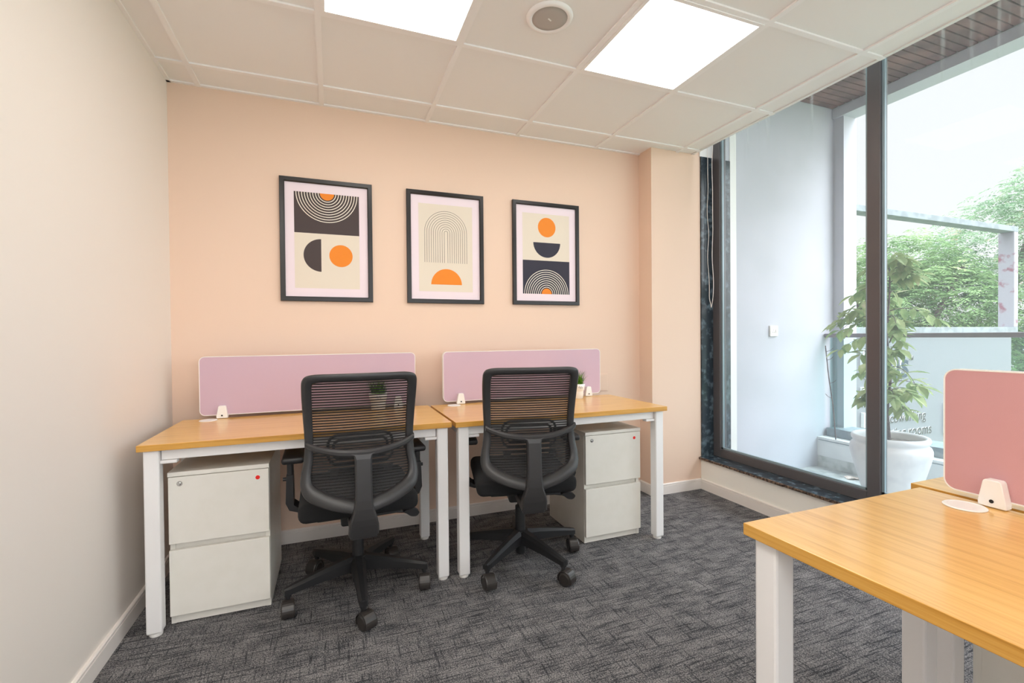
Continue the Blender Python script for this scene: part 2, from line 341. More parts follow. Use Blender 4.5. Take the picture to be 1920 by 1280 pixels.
# skirtings with a groove line near the top
def skirt(name, p0, p1, nrm):
    bm = NB(); p0, p1 = Vector(p0), Vector(p1); n_ = Vector(nrm)
    prof = [(0, 0), (.012, 0), (.012, .060), (.0085, .0615), (.0085, .065), (.012, .0665), (.012, .073), (.009, .077), (0, .077)]
    loft(bm, [[p+n_*a_+Vector((0, 0, h)) for a_, h in prof] for p in (p0, p1)]); return struct(name, bm, M['skirt'])
skirt('baseboard_left', (0, YB, 0), (0, 0, 0), (1, 0, 0))
skirt('baseboard_back', (0, 0, 0), (2.91, 0, 0), (0, -1, 0))
skirt('baseboard_column', (2.898, -.145, 0), (3.35, -.145, 0), (0, -1, 0))
skirt('baseboard_column_side', (2.91, 0, 0), (2.91, -.157, 0), (-1, 0, 0))
skirt('baseboard_right', (XR, YB, 0), (XR, -.145, 0), (-1, 0, 0))
# ceiling: tiles on the 0.6 m grid, exposed T bars, fascia closing the edge towards the window
GX, GY = -.46, -.2183
b = NB(); box(b, 0, XE, YB, 0, ZC+.004, ZC+.03); struct('ceiling', b, M['tile'])
b = NB()
for i in range(1, 7):
    x = GX+.6*i; box(b, x-.012, x+.012, YB, 0, ZC-.004, ZC+.005)
y = GY
while y > YB: box(b, 0, XE, y-.012, y+.012, ZC-.0036, ZC+.005); y -= .6
box(b, 0, .018, YB, 0, ZC-.003, ZC+.005); box(b, 0, XE, -.018, 0, ZC-.003, ZC+.005)
struct('trim_1', b, M['tbar'])
b = NB(); box(b, XE-.02, XE, YB, -.145, ZC-.002, ZC+.6); struct('trim_2', b, M['white'])

# ceiling lights, the two in the photograph and unseen ones added behind the view as fill light
def light_panel(i, j, label):
    x0, x1 = GX+.6*i+.012, GX+.6*(i+1)-.012; y1, y0 = GY-.6*j-.012, GY-.6*(j+1)+.012
    t = empty('ceiling_light', ((x0+x1)/2, (y0+y1)/2, ZC), 0, label, 'ceiling light', 'square ceiling light panels')
    w, h = (x1-x0)/2, (y1-y0)/2
    bm = NB()
    for a_, b_, c_, d_ in ((-w, w, -h, -h+.016), (-w, w, h-.016, h), (-w, -w+.016, -h+.016, h-.016), (w-.016, w, -h+.016, h-.016)): box(bm, a_, b_, c_, d_, -.007, .004)
    link('light_frame', bm, M['tbar'], t)
    bm = NB(); prism(bm, rrect(-w+.016, w-.016, -h+.016, h-.016, .008, 3), -.0055, .0035, axis='z'); link('diffuser', bm, M['diffuser'], t)
light_panel(2, 1, 'square lit ceiling panel, the one nearer the left wall')
light_panel(4, 1, 'square lit ceiling panel nearer the window, right of the round speaker')
for i, j in ((1, 3), (1, 4), (1, 5), (1, 6), (1, 7), (3, 6), (3, 7)): light_panel(i, j, 'square lit ceiling panel added behind the view as fill light, %s row, %s side' % ({3: 'first', 4: 'second', 5: 'third', 6: 'fourth', 7: 'last'}[j], 'left' if i == 1 else 'window'))
t = empty('ceiling_speaker', (1.645, -1.118, ZC), 0, 'round flush ceiling speaker between the two lit panels', 'speaker')
b = NB(); lathe(b, [(.074, -.004), (.080, -.008), (.094, -.006), (.098, .004)], n=48, capb=False); link('trim_ring', b, M['tbar'], t, smooth=True)
b = NB(); lathe(b, [(.0, -.0065), (.05, -.0065), (.0735, -.004), (.0735, .004)], n=48, capb=False); link('grille', b, M['grille'], t, smooth=True)
b = NB(); box(b, -.010, .010, -.003, .003, -.0085, -.006, .001); link('badge', b, M['plastic_white'], t, rot=(0, 0, .5))

# ---------------------------------------------------------------- window wall
b = NB(); box(b, XR-.015, 3.60, YB, -.145, .222, .240, .002, 0); 
for k in range(90):   # broken front edge of the sill
    yy = -.15-k*.058; d = random.uniform(0, .006); box(b, XR-.020-d, XR-.012, yy-.058, yy+.002, .2215, .238-random.uniform(0, .004), 0, 1)
struct('trim_3', b, [M['granite'], M['granite_edge']])
b = NB(); box(b, XR+.002, 3.634, -.155, -.138, .24, 2.474); struct('trim_4', b, M['granite'])      # dark stone jamb
b = NB(); box(b, XR-.01, 3.475, -.156, -.138, 2.474, 3.1); struct('trim_5', b, M['white'])
ZT = 3.04
MULL = [-1.24, -2.33, -3.42, -4.51]
b = NB()
box(b, 3.46, 3.52, -.222, -.155, .24, ZT, .002)                         # left jamb
for m_ in MULL: box(b, 3.46, 3.52, m_-.065, m_, .24, ZT, .002)
prev = -.222
for m_ in MULL+[YB]:
    box(b, 3.46, 3.52, m_, prev, .24, .300, .002); box(b, 3.46, 3.52, m_, prev, 2.97, ZT, .002); prev = m_-.065
fr = struct('window_1', b, M['alu'])
b = NB()
prev = -.222
for m_ in MULL+[YB]:
    box(b, 3.474, 3.488, prev-.014, prev-.0005, .300, 2.97, 0, 0); box(b, 3.474, 3.488, m_+.0005, m_+.014, .300, 2.97, 0, 0)
    box(b, 3.474, 3.488, m_, prev, .3005, .314, 0, 0)
    box(b, 3.488, 3.500, prev-.006, prev-.0005, .300, 2.97, 0, 1); box(b, 3.488, 3.500, m_+.0005, m_+.006, .300, 2.97, 0, 1); box(b, 3.488, 3.500, m_, prev, .3005, .306, 0, 1)
    prev = m_-.065
link('glazing_bead', b, [M['alu_light'], M['gasket']], fr)
prev = -.222
for m_ in MULL+[YB]:
    b = NB(); box(b, 3.489, 3.495, m_+.002, prev-.002, .302, 2.968); link('window_pane', b, M['glass'], fr); prev = m_-.065
b = NB(); box(b, 3.40, 3.60, YB, 0, ZT, 3.4); struct('trim_6', b, M['white'])

# blind cord hanging in the window pocket
pts = []
for k in range(24):
    z = 2.9-k*(2.9-1.42)/23; pts.append((3.40+.003*math.sin(k*1.3), -.170-.004*math.sin(k*.9)-.012*max(0, (k-17)/6), z))
pts += [(3.40, -.196, 1.375), (3.40, -.200, 1.352), (3.40, -.207, 1.375)]
for k in range(24):
    z = 1.42+k*(2.9-1.42)/23; pts.append((3.40+.003*math.sin(k*1.1), -.216-.004*math.sin(k*.8), z))
b = NB(); tube(b, spline(pts, 3, False), .0022, 6); tag(link('blind_cord', b, M['cordm'], smooth=True), 'thin white blind cord loop hanging beside the dark window jamb', 'cord')

# ---------------------------------------------------------------- balcony
b = NB(); box(b, 3.52, 4.62, YB, -.145, -.1, .035); struct('floor_balcony', b, M['concrete'])
b = NB(); box(b, 3.50, 4.96, -.145, .0, -.1, 3.3); box(b, 4.80, 4.96, -.232, -.145, -.3, 3.3); struct('wall_balcony', b, M['wallout'])
b = NB(); box(b, 3.636, 3.70, -.150, -.140, .035, 3.05); struct('trim_7', b, M['white'])
b = NB(); box(b, 3.52, 4.80, YB, 0, 3.095, 3.3); struct('ceiling_balcony', b, M['gasket'])
b = NB(); yy = -.15
while yy > YB:
    box(b, 3.53, 4.785+random.uniform(-.006, .006), yy-.049, yy, 3.06, 3.096, .003); yy -= .057
struct('trim_8', b, M['slat'])
b = NB(); box(b, 4.78, 4.95, YB, -.15, 2.975, 3.055); box(b, 4.79, 4.95, YB, -.15, 3.055, 3.4, 0, 1); struct('trim_9', b, [M['wallout'], M['concrete']])
b = NB(); box(b, 4.60, 4.96, YB, -.145, .128, .262); box(b, 4.604, 4.96, YB, -.145, -.2, .128, 0, 1); box(b, 4.598, 4.96, YB, -.145, .262, .284, .002, 0)
box(b, 4.592, 4.600, YB, -.16, .258, .264, 0, 2); struct('trim_10', b, [M['kerb'], M['concrete'], M['steel']])
t = empty('balcony_railing', (4.72, -.16, .284), 0, 'glass balcony railing with flat grey metal handrail and steel shoe', 'railing')
b = NB(); box(b, -.03, .20, -5.2, 0, 0, .07, .002); link('base_shoe', b, M['steel'], t)
b = NB(); box(b, -.045, .02, -5.2, .01, .833, .866, .004); link('handrail', b, M['rail'], t)
b = NB(); box(b, -.018, -.008, -5.2, -.02, .071, .832); link('glass_pane', b, M['glass_rail'], t)
b = NB(); box(b, -.021, -.005, -.075, -.03, .071, .832); link('edge_clamp', b, M['glass_rail'], t)
# wall socket
t = empty('wall_socket', (4.09, -.1455, 1.175), 0, 'small white wall socket on the balcony side wall', 'socket')
b = NB(); box(b, -.043, .043, -.012, 0, -.043, .043, .004); link('socket_plate', b, M['plastic_white'], t)
b = NB()
for x, z in ((-.010, .008), (-.018, -.010), (-.002, -.010)): cyl(b, (x, -.0128, z), (x, -.011, z), .0032, n=10)
link('socket_holes', b, M['dark'], t)
b = NB(); box(b, .014, .024, -.016, -.0115, -.014, .014, .002); link('rocker_switch', b, M['skirt'], t)
t = empty('wall_plate', (2.585, -.0005, .815), 0, 'faint blank square plate on the peach wall right of the lavender screen', 'wall plate')
b = NB(); box(b, -.043, .043, -.008, 0, -.06, .06, .003); link('plate', b, M['peach'], t)
b = NB(); box(b, -.034, .034, -.0095, -.007, -.050, .050, .001); link('cover', b, M['peach'], t)
# scrap of paper
b = NB()
for k, (u_, v_) in enumerate([(0, 0)]):
    P_ = [[Vector((i*.022-.055, j*.018-.036, .004+.006*math.sin(i*1.1)+.005*math.cos(j*1.7))) for j in range(5)] for i in range(6)]
    V_ = [[b.verts.new(p) for p in r] for r in P_]
    for i in range(5):
        for j in range(4): b.faces.new((V_[i][j], V_[i+1][j], V_[i+1][j+1], V_[i][j+1]))
o = link('paper_scrap', b, M['paper'], loc=(4.50, -.51, .035), rot=(0, 0, -.5)); tag(o, 'crumpled printed paper label lying on the balcony floor by the planter', 'paper')
md = o.modifiers.new('thick', 'SOLIDIFY'); md.thickness = .002; md.offset = 1

# ---------------------------------------------------------------- desks
def desk(cx, cy, rz, label, w=1.22, d=.594, beam=True):
    t = empty('office_desk', (cx, cy, 0), rz, label, 'desk', 'white framed oak desks')
    w2, d2 = w/2, d/2
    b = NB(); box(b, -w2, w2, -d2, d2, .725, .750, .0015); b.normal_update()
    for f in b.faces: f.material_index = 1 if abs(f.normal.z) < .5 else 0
    link('desktop', b, [M['oak'], M['oak_edge_shade']], t)
    for sx_ in (-1, 1):
        for sy_ in (-1, 1):
            x = sx_*(w2-.042); y = -d2+.040 if sy_ < 0 else d2-.080
            b = NB(); box(b, x-.026, x+.026, y-.026, y+.026, .014, .7245, .006); lg = link('leg', b, M['desk_metal'], t)
            b = NB(); lathe(b, [(.022, 0), (.023, .004), (.023, .0135)], (x, y, 0), 20, capt=True); link('foot', b, M['plastic_white'], lg)
    b = NB()
    if beam: box(b, -w2+.070, w2-.070, -d2+.034, -d2+.058, .682, .7245, .002)
    else: box(b, -w2+.070, w2-.070, -.03, -.006, .682, .7245, .002)
    box(b, -w2+.070, w2-.070, d2-.085, d2-.061, .682, .7245, .002)
    for s in (-1, 1):
        x = s*(w2-.042); box(b, x-.015, x+.015, -d2+.068, d2-.108, .682, .7245, .002)
        if beam: box(b, s*(w2-.068)-.001 if s < 0 else s*(w2-.068)-.055, s*(w2-.068)+.055 if s < 0 else s*(w2-.068)+.001, -d2+.026, -d2+.062, .668, .681, .003)
    link('under_frame', b, M['desk_metal'], t)
    gx = -w2+.1235
    b = NB(); lathe(b, [(.039, 0), (.039, .0015), (.037, .003), (.031, .0032), (.030, .0024), (.0, .0024)], (gx, d2-.066, .7505), 36, capb=False); link('cable_grommet', b, M['plastic_white'], t, smooth=False)
    return t
desk(.6913, -.4446, 0, 'oak topped white desk against the peach wall, nearer the left wall')
desk(1.925, -.463, 0, 'oak topped white desk against the peach wall, nearer the window')
desk(1.594+.305, -2.144-.61, -PI/2, 'oak topped white desk in the right foreground, its corner towards the chairs', d=.61, beam=False)
desk(2.222+.305, -2.114-.61, PI/2, 'oak desk behind the rose screen, back to back with the foreground desk', d=.61, beam=False)

def screen(cx, cy, rz, fab, label, group):
    t = empty('desk_screen', (cx, cy, .752), rz, label, 'desk screen', group)
    z0, z1, w = .013, .311, .538
    b = NB(); prism(b, rrect(-w+.002, w-.002, z0+.002, z1-.002, .024, 8), -.0145, .0145); link('fabric_panel', b, fab, t)
    b = NB()
    outl = rrect(-w, w, z0, z1, .026, 8); inn = rrect(-w+.003, w-.003, z0+.003, z1-.003, .023, 8); n = len(outl)
    loft(b, [[Vector((o_[0], -.0155, o_[1])), Vector((o_[0], .0155, o_[1])), Vector((i_[0], .0155, i_[1])), Vector((i_[0], -.0155, i_[1]))] for o_, i_ in zip(outl, inn)], closed=True)
    link('edge_trim', b, M['plastic_white'], t)
    for x in (-.436, .436):
        b = NB()
        q = [(-.025, 0), (.025, 0), (.0245, .010), (.0165, .058), (.013, .062), (-.013, .062), (-.0165, .058), (-.0245, .010)]
        prism(b, [(x+p[0], p[1]) for p in q], -.040, -.0158)
        bmesh.ops.bevel(b, geom=[e_ for e_ in b.edges], offset=.0015, segments=1, affect='EDGES')
        c = link('clamp', b, M['plastic_white'], t)
        b = NB(); cyl(b, (x, -.0412, .014), (x, -.0405, .014), .0042, n=14); link('screw_hole', b, M['dark'], c)
    return t
screen(.692, -.136, 0, M['lavender'], 'lavender fabric desk screen with white edge, on the desk nearer the left wall', 'lavender desk screens')
screen(1.928, -.154, 0, M['lavender'], 'lavender fabric desk screen with white edge, on the desk nearer the window', 'lavender desk screens')
screen(2.219, -2.195-.538, -PI/2, M['rose'], 'rose pink fabric desk screen between the two foreground desks', None)

def pedestal(x, y, rz, label, lock=True):   # origin: front left bottom corner of the carcass, front towards -y
    t = empty('drawer_pedestal', (x, y, 0), rz, label, 'drawer unit', 'white two drawer pedestals')
    w, d, h = .360, .440, .620
    b = NB()
    box(b, 0, .018, 0, d, .004, .602, .0008); box(b, w-.018, w, 0, d, .004, .602, .0008); box(b, .018, w-.018, d-.016, d, .006, .602)
    box(b, .018, w-.018, .003, .02, .004, .062); box(b, .018, w-.018, .008, .022, .26, .40); box(b, .018, w-.018, .02, d-.016, .062, .08)
    box(b, -.001, w+.001, -.019, d, .6025, h, .0012)
    link('carcass', b, M['melamine'], t)
    for z0, z1 in ((.332, .600), (.042, .306)):
        b = NB(); box(b, .001, w-.001, -.019, -.001, z0, z1, .0012); dr = link('drawer_front', b, M['melamine'], t)
        if z0 > .3:
            b = NB(); lathe(b, [(.0, .003), (.004, .003), (.006, .002), (.0095, .002), (.0105, 0)], (0, 0, 0), 24, capb=False)
            link('lock', b, M['chrome'], dr, loc=(.040, -.0192, .573), rot=(PI/2, 0, 0))
            b = NB(); lathe(b, [(0, .0008), (.0085, .0008), (.0085, 0)], (0, 0, 0), 18, capb=False)
            link('red_sticker', b, M['red'], dr, loc=(w-.042, -.0192, .566), rot=(PI/2, 0, 0))['label'] = 'oval red sticker'
    return t
pedestal(.160, -.652, 0, 'white two drawer pedestal with red dot under the desk nearer the left wall')
pedestal(2.066, -.640, 0, 'white two drawer pedestal with red dot under the desk nearer the window')
pedestal(2.785, -2.19-.36, PI/2, 'white pedestal seen from behind under the desk behind the rose screen')

# ---------------------------------------------------------------- potted grass
def grass_pot(x, y, label, seed, ymax):
    rnd = random.Random(seed)
    t = empty('grass_pot', (x, y, .7502), 0, label, 'potted plant', 'small pots of artificial grass')
    b = NB(); lathe(b, [(.034, 0), (.037, .002), (.0405, .045), (.041, .050), (.0455, .053), (.0495, .092), (.0480, .094), (.0455, .092), (.043, .080)], n=36); link('pot', b, M['plastic_white'], t, smooth=True)
    b = NB()
    for k in range(7):
        a_ = -1.9+k*.09; r = .0487-.0002*k; z = .072+.006*math.sin(k*2.1)
        tube(b, [(r*math.cos(a_), r*math.sin(a_), z), (1.005*r*math.cos(a_+.04), 1.005*r*math.sin(a_+.04), z+.006), (r*math.cos(a_+.08), r*math.sin(a_+.08), z-.003)], .0007, 5)
    link('pot_marking', b, M['ink_b'], t)
    b = NB(); lathe(b, [(.0, .083), (.0442, .083)], n=24, capb=False); link('soil', b, M['soil'], t)
    b = NB()
    for k in range(300):
        a_ = rnd.uniform(0, 2*PI); r = .038*math.sqrt(rnd.random()); px, py = r*math.cos(a_), r*math.sin(a_)
        lean = rnd.uniform(.0, .045)+r*.45; aa = a_+rnd.uniform(-.6, .6); h = rnd.uniform(.05, .115); wd = rnd.uniform(.0012, .002)
        s = Vector((-math.sin(aa), math.cos(aa), 0))*wd; d = Vector((math.cos(aa), math.sin(aa), 0))
        base = Vector((px, py, .082)); pr = []
        if py+d.y*lean > ymax: d.y = -abs(d.y)
        for q in range(5):
            f = q/4; c_ = base+d*lean*f*f+Vector((0, 0, h*f*(1-.12*f))); pr.append((b.verts.new(c_-s*(1-f*.95)), b.verts.new(c_+s*(1-f*.95))))
        for q in range(4): b.faces.new((pr[q][0], pr[q][1], pr[q+1][1], pr[q+1][0]))
    link('grass', b, M['grass'], t)
grass_pot(1.014, -.205, 'small white pot of green grass seen through the back of the left chair', 3, .046)
grass_pot(2.247, -.245, 'small white pot of green grass at the right chair\'s top corner', 5, .075)

# ---------------------------------------------------------------- framed prints
def disc(b, cx, cz, r, y, mi, a0=0, a1=360, n=48):
    full = (a1-a0) >= 360
    P_ = [(cx+r*math.cos(math.radians(a0+(a1-a0)*k/n)), cz+r*math.sin(math.radians(a0+(a1-a0)*k/n))) for k in range(n if full else n+1)]
    f = b.faces.new([b.verts.new((p[0], y, p[1])) for p in P_]); f.material_index = mi
def arc(b, cx, cz, r, w, y, mi, a0, a1, n=40):
    V_ = []
    for k in range(n+1):
        a_ = math.radians(a0+(a1-a0)*k/n); V_.append((b.verts.new((cx+(r-w)*math.cos(a_), y, cz+(r-w)*math.sin(a_))), b.verts.new((cx+r*math.cos(a_), y, cz+r*math.sin(a_)))))
    for p, q in zip(V_, V_[1:]): b.faces.new((p[0], p[1], q[1], q[0])).material_index = mi
def quad(b, x0, x1, z0, z1, y, mi): b.faces.new([b.verts.new(p) for p in ((x0, y, z0), (x1, y, z0), (x1, y, z1), (x0, y, z1))]).material_index = mi
def picture(x0, z1, W_, H_, art, label):
    t = empty('framed_print', (x0, -.0, z1-H_), 0, label, 'picture', 'framed abstract prints')
    b = NB(); f_ = .026
    def ring(i, y): return [Vector((i, y, i)), Vector((W_-i, y, i)), Vector((W_-i, y, H_-i)), Vector((i, y, H_-i))]
    prof = [(0, -.001), (0, -.019), (.002, -.021), (f_-.004, -.021), (f_, -.017), (f_, -.001)]
    R_ = [[b.verts.new(p) for p in ring(i, y)] for i, y in prof]
    for A, B in zip(R_, R_[1:]+R_[:1]):
        for k in range(4): b.faces.new((A[k], A[(k+1) % 4], B[(k+1) % 4], B[k]))
    link('frame', b, M['frame_black'], t)
    b = NB(); box(b, f_-.001, W_-f_+.001, -.008, -.002, f_-.001, H_-f_+.001); link('mat_board', b, M['matb'], t)
    b = NB(); Y0 = -.0084; quad(b, .073, W_-.073, H_-.618, H_-.076, Y0, 0); art(b, W_, H_, Y0-.0003)
    for f in b.faces:
        f.normal_update()
        if f.normal.y > 0: f.normal_flip()
    me = bpy.data.meshes.new('print'); b.to_mesh(me); b.free()
    for m_ in ('print', 'ink_b', 'ink_n', 'ink_o', 'ink_w'): me.materials.append(M[m_])
    o = bpy.data.objects.new('print', me); COL.objects.link(o); o.parent = t
def art1(b, W_, H_, y):
    quad(b, .073, W_-.073, H_-.306, H_-.076, y, 1); c = W_/2; z = H_-.076
    for k in range(9): arc(b, c, z, .165-k*.0145, .0042, y-.0003, 4, 180, 360)
    disc(b, c, z, .038, y-.0003, 3, 180, 360)
    disc(b, .212, H_-.430, .093, y, 1, 90, 270); disc(b, .318, H_-.428, .0635, y, 3)
def art2(b, W_, H_, y):
    c = W_/2; zs = H_-.250; zb = H_-.438
    for k in range(10):
        r = .135-k*.01365; arc(b, c, zs, r, .0021, y, 1, 0, 180)
        for s in (-1, 1): quad(b, c+s*r-(0 if s < 0 else .0021), c+s*r+(.0021 if s < 0 else 0), zb, zs, y, 1)
    disc(b, c+.002, H_-.574, .098, y, 3, 0, 180)
def art3(b, W_, H_, y):
    disc(b, W_/2+.004, H_-.166, .066, y, 3); disc(b, W_/2+.004, H_-.270, .101, y, 2, 180, 360)
    quad(b, .073, W_-.073, H_-.618, H_-.392, y, 2); c = W_/2; z = H_-.618
    for k in range(9): arc(b, c, z, .165-k*.0145, .0042, y-.0003, 4, 0, 180)
    disc(b, c, z, .038, y-.0003, 3, 0, 180)
picture(.5155, 2.053, .493, .692, art1, 'black framed print with hanging cream arcs above a dark half circle and orange disc, leftmost')
picture(1.2095, 2.053, .488, .692, art2, 'black framed print with thin arch lines over an orange half circle, in the middle')
picture(1.9000, 2.055, .496, .692, art3, 'black framed print with orange disc, navy bowl shape and arcs below, rightmost')

# ---------------------------------------------------------------- chairs
HALF_O = [(0, 1.016), (.10, 1.016), (.180, 1.014), (.211, .997), (.2165, .95), (.213, .85), (.208, .75), (.212, .68), (.223, .62), (.222, .573), (.198, .535), (.125, .500), (.045, .480)]
HALF_I = [(0, .984), (.09, .984), (.160, .983), (.178, .972), (.180, .93), (.179, .85), (.177, .75), (.178, .68), (.185, .63), (.182, .597), (.162, .573), (.105, .545), (.035, .525)]
def both(H_, bot): return H_+[(0, bot)]+[(-x, z) for x, z in H_[:0:-1]]
def yb(x, z): return -.287-.95*(z-.73)**2+.45*x*x-(.10*(.60-z) if z < .60 else 0)
def make_chair(loc, rz, cast, label):
    t = empty('office_chair', loc, rz, label, 'chair', 'black mesh office chairs')
    # back frame
    O = spline(both(HALF_O, .476), 5); I = spline(both(HALF_I, .520), 5)
    rings = []
    for o_, i_ in zip(O, I):
        r = []
        for tt, dd in ((0, .25), (0, .75), (.12, 1), (.88, 1), (1, .75), (1, .25), (.88, 0), (.12, 0)):
            x = o_[0]+(i_[0]-o_[0])*tt; z = o_[1]+(i_[1]-o_[1])*tt
            r.append(Vector((x, yb(x, z)+.020-.030*dd, z)))
        rings.append(r)
    b = NB(); loft(b, rings, closed=True); link('back_frame', b, M['greyp'], t, smooth=True)
    # net
    b = NB(); Im = [(x*1.02, z) for x, z in spline(both(HALF_I, .520), 5)]
    zs = [.522+k*(.992-.522)/40 for k in range(41)]; rows = []
    for z in zs:
        hw = .02; P_ = Im+[Im[0]]; zq, z = z, min(max(z, .535), .972)
        xs = [p[0]+(q[0]-p[0])*(z-p[1])/(q[1]-p[1]) for p, q in zip(P_, P_[1:]) if (p[1]-z)*(q[1]-z) <= 0 and p[1] != q[1]]
        if xs: hw = max(hw, max(abs(v) for v in xs))
        z = zq
        rows.append([b.verts.new((x_, yb(x_, z)+.008, z)) for x_ in [hw*(-1+2*k/12) for k in range(13)]])
    for A, B in zip(rows, rows[1:]):
        for k in range(12): b.faces.new((A[k], A[k+1], B[k+1], B[k]))
    link('back_net', b, M['net'], t, smooth=True)
    # back support: curved cross bar and spine
    b = NB()
    rings = []
    for k in range(25):
        s = -1+2*k/24; x = s*.204; z = .710+.030*s*s+(.008*abs(s)**6); y = -.366+.060*abs(s)**2.2; hz = .0145-.003*abs(s); hy = .012
        rings.append([Vector((x, y-hy*.5, z-hz)), Vector((x, y-hy, z-hz*.4)), Vector((x, y-hy, z+hz*.4)), Vector((x, y-hy*.5, z+hz)), Vector((x, y+hy, z+hz)), Vector((x, y+hy, z-hz))])
    loft(b, rings)
    rings = []
    for z, y, w, d in ((.712, -.366, .050, .010), (.705, -.366, .036, .013), (.690, -.368, .0315, .015), (.60, -.372, .031, .017), (.535, -.374, .032, .019), (.50, -.374, .036, .020), (.46, -.370, .049, .022), (.435, -.364, .054, .024), (.395, -.352, .056, .024)):
        c = .006
        rings.append([Vector((-w, y+d, z)), Vector((-w, y-d+c, z)), Vector((-w+c, y-d, z)), Vector((w-c, y-d, z)), Vector((w, y-d+c, z)), Vector((w, y+d, z))])
    loft(b, rings)
    box(b, -.05, .05, -.36, -.10, .375, .412, .008)
    link('back_support', b, M['greyp'], t)
    # lumbar support
    b = NB()
    for hw, z0, z1, r in ((.124, .652, .765, .035), (.104, .672, .745, .024)):
        P_ = [(p[0], yb(p[0], p[1])+.022, p[1]) for p in rrect(-hw, hw, z0, z1, r, 6)]; tube(b, P_, .0055, 8, closed=True)
    P_ = [(x, yb(x, .632)+.02, .632) for x in (-.124, -.06, 0, .06, .124)]; tube(b, P_, .0055, 8)
    for s in (-1, 1): 
        x0 = s*.124; x1 = s*.084; prism(b, [(x0, .634), (x1, .634), (s*.092, .610), (s*.118, .610)], yb(.1, .63)+.010, yb(.1, .63)+.026)
    link('lumbar_support', b, M['greyp'], t)
    # seat
    b = NB(); box(b, -.238, .238, -.232, .245, .412, .492, .030, seg=4); link('seat', b, M['blackf'], t, smooth=True)
    b = NB(); box(b, -.17, .17, -.17, .19, .394, .413, .006); box(b, -.075, .075, -.13, .13, .345, .395, .010); sp_ = link('seat_plate', b, M['blackp'], t)
    b = NB(); tube(b, [(.07, -.09, .365), (.16, -.09, .366), (.20, -.09, .360)], .006, 8); 
    P_ = spline([(.19, .375), (.215, .384), (.245, .380), (.262, .366), (.250, .350), (.225, .352), (.205, .366)], 4); P_ = [(x_, z_-.012) for x_, z_ in P_]; prism(b, P_, -.105, -.075); link('height_lever', b, M['blackp'], t)
    # arms
    for s in (-1, 1):
        am = empty('armrest', (0, 0, 0)); am.parent = t
        b = NB(); box(b, s*.262-.044, s*.262+.044, -.058, .185, .617, .645, .011, seg=3); link('arm_pad', b, M['blackp'], am, smooth=True)
        b = NB()
        box(b, s*.276-.012, s*.276+.012, -.005, .070, .47, .618, .006)
        prism(b, [(s*.290, .56), (s*.294, .44), (s*.280, .408), (s*.235, .392), (s*.20, .392), (s*.20, .404), (s*.238, .410), (s*.262, .430), (s*.264, .56)], -.012, .078)
        link('arm_post', b, M['blackp'], am)
        b = NB(); cyl(b, (s*.289, .03, .535), (s*.306, .03, .535), .008, n=12); link('arm_button', b, M['blackp'], am)
    # column
    b = NB(); cyl(b, (0, 0, .15), (0, 0, .285), .027, .025, 24); cyl(b, (0, 0, .285), (0, 0, .350), .015, n=20); cyl(b, (0, 0, .045), (0, 0, .15), .024, .027, 24); link('gas_column', b, M['blackp'], t, smooth=False)
    b = NB(); cyl(b, (0, 0, .095), (0, 0, .165), .046, .040, 28); hub = link('base_hub', b, M['blackp'], t)
    for i, a_ in enumerate(cast):
        a_ = math.radians(a_)-rz; d = Vector((math.cos(a_), math.sin(a_), 0)); s = Vector((-d.y, d.x, 0))
        rings = []
        for r, w, zt, h in ((.030, .033, .167, .062), (.10, .028, .157, .052), (.20, .022, .139, .040), (.29, .018, .121, .030), (.315, .014, .115, .026)):
            c = w*.45
            rings.append([d*r-s*w+Vector((0, 0, zt-h)), d*r-s*w+Vector((0, 0, zt-h*.25)), d*r-s*c+Vector((0, 0, zt)), d*r+s*c+Vector((0, 0, zt)), d*r+s*w+Vector((0, 0, zt-h*.25)), d*r+s*w+Vector((0, 0, zt-h))])
        b = NB(); loft(b, rings); cyl(b, d*.300+Vector((0, 0, .082)), d*.300+Vector((0, 0, .112)), .015, .017, 16); link('base_leg', b, M['blackp'], t)
        # caster
        p = d*.300; ca = math.radians([-60, -100, -75, -125, -85][i])-rz; q = Vector((math.cos(ca), math.sin(ca), 0)); ax = Vector((-q.y, q.x, 0)); c0 = p+q*.018+Vector((0, 0, .033))
        b = NB(); cyl(b, p+Vector((0, 0, .060)), p+Vector((0, 0, .083)), .010, n=12); cyl(b, c0-ax*.008, c0+ax*.008, .028, n=20)
        cs = link('caster', b, M['blackp'], t)
        b = NB(); op, ip = [], []
        for k in range(17):
            an = math.radians(-25+k*(205+25)/16); op.append(c0+q*.0375*math.cos(an)+Vector((0, 0, .0375*math.sin(an)))); ip.append(c0+q*.0335*math.cos(an)+Vector((0, 0, .0335*math.sin(an))))
        loft(b, [[o_-ax*.025, o_-ax*.021+(o_-c0)*.04, o_+ax*.021+(o_-c0)*.04, o_+ax*.025, i_+ax*.025, i_-ax*.025] for o_, i_ in zip(op, ip)])
        link('caster_hood', b, M['wheel'], cs)
        for s_ in (-1, 1):
            b = NB(); w0, w1 = c0+ax*s_*.006, c0+ax*s_*.026
            qd = (w1-w0).normalized(); 
            lathe_axis(b, w0, qd, [(.0, 0), (.0328, 0), (.0328, .013), (.031, .017), (.024, .0205), (0, .021)]); link('wheel', b, M['wheel'], cs)
    return t
make_chair((.877, -.658, 0), .02, (-89, -17, 55, 127, 199), 'black mesh office chair pushed to the desk nearer the left wall')
make_chair((1.668, -.682, 0), -.212, (-70.5, 1.5, 73.5, 145.5, 217.5), 'black mesh office chair, turned slightly, at the desk nearer the window')

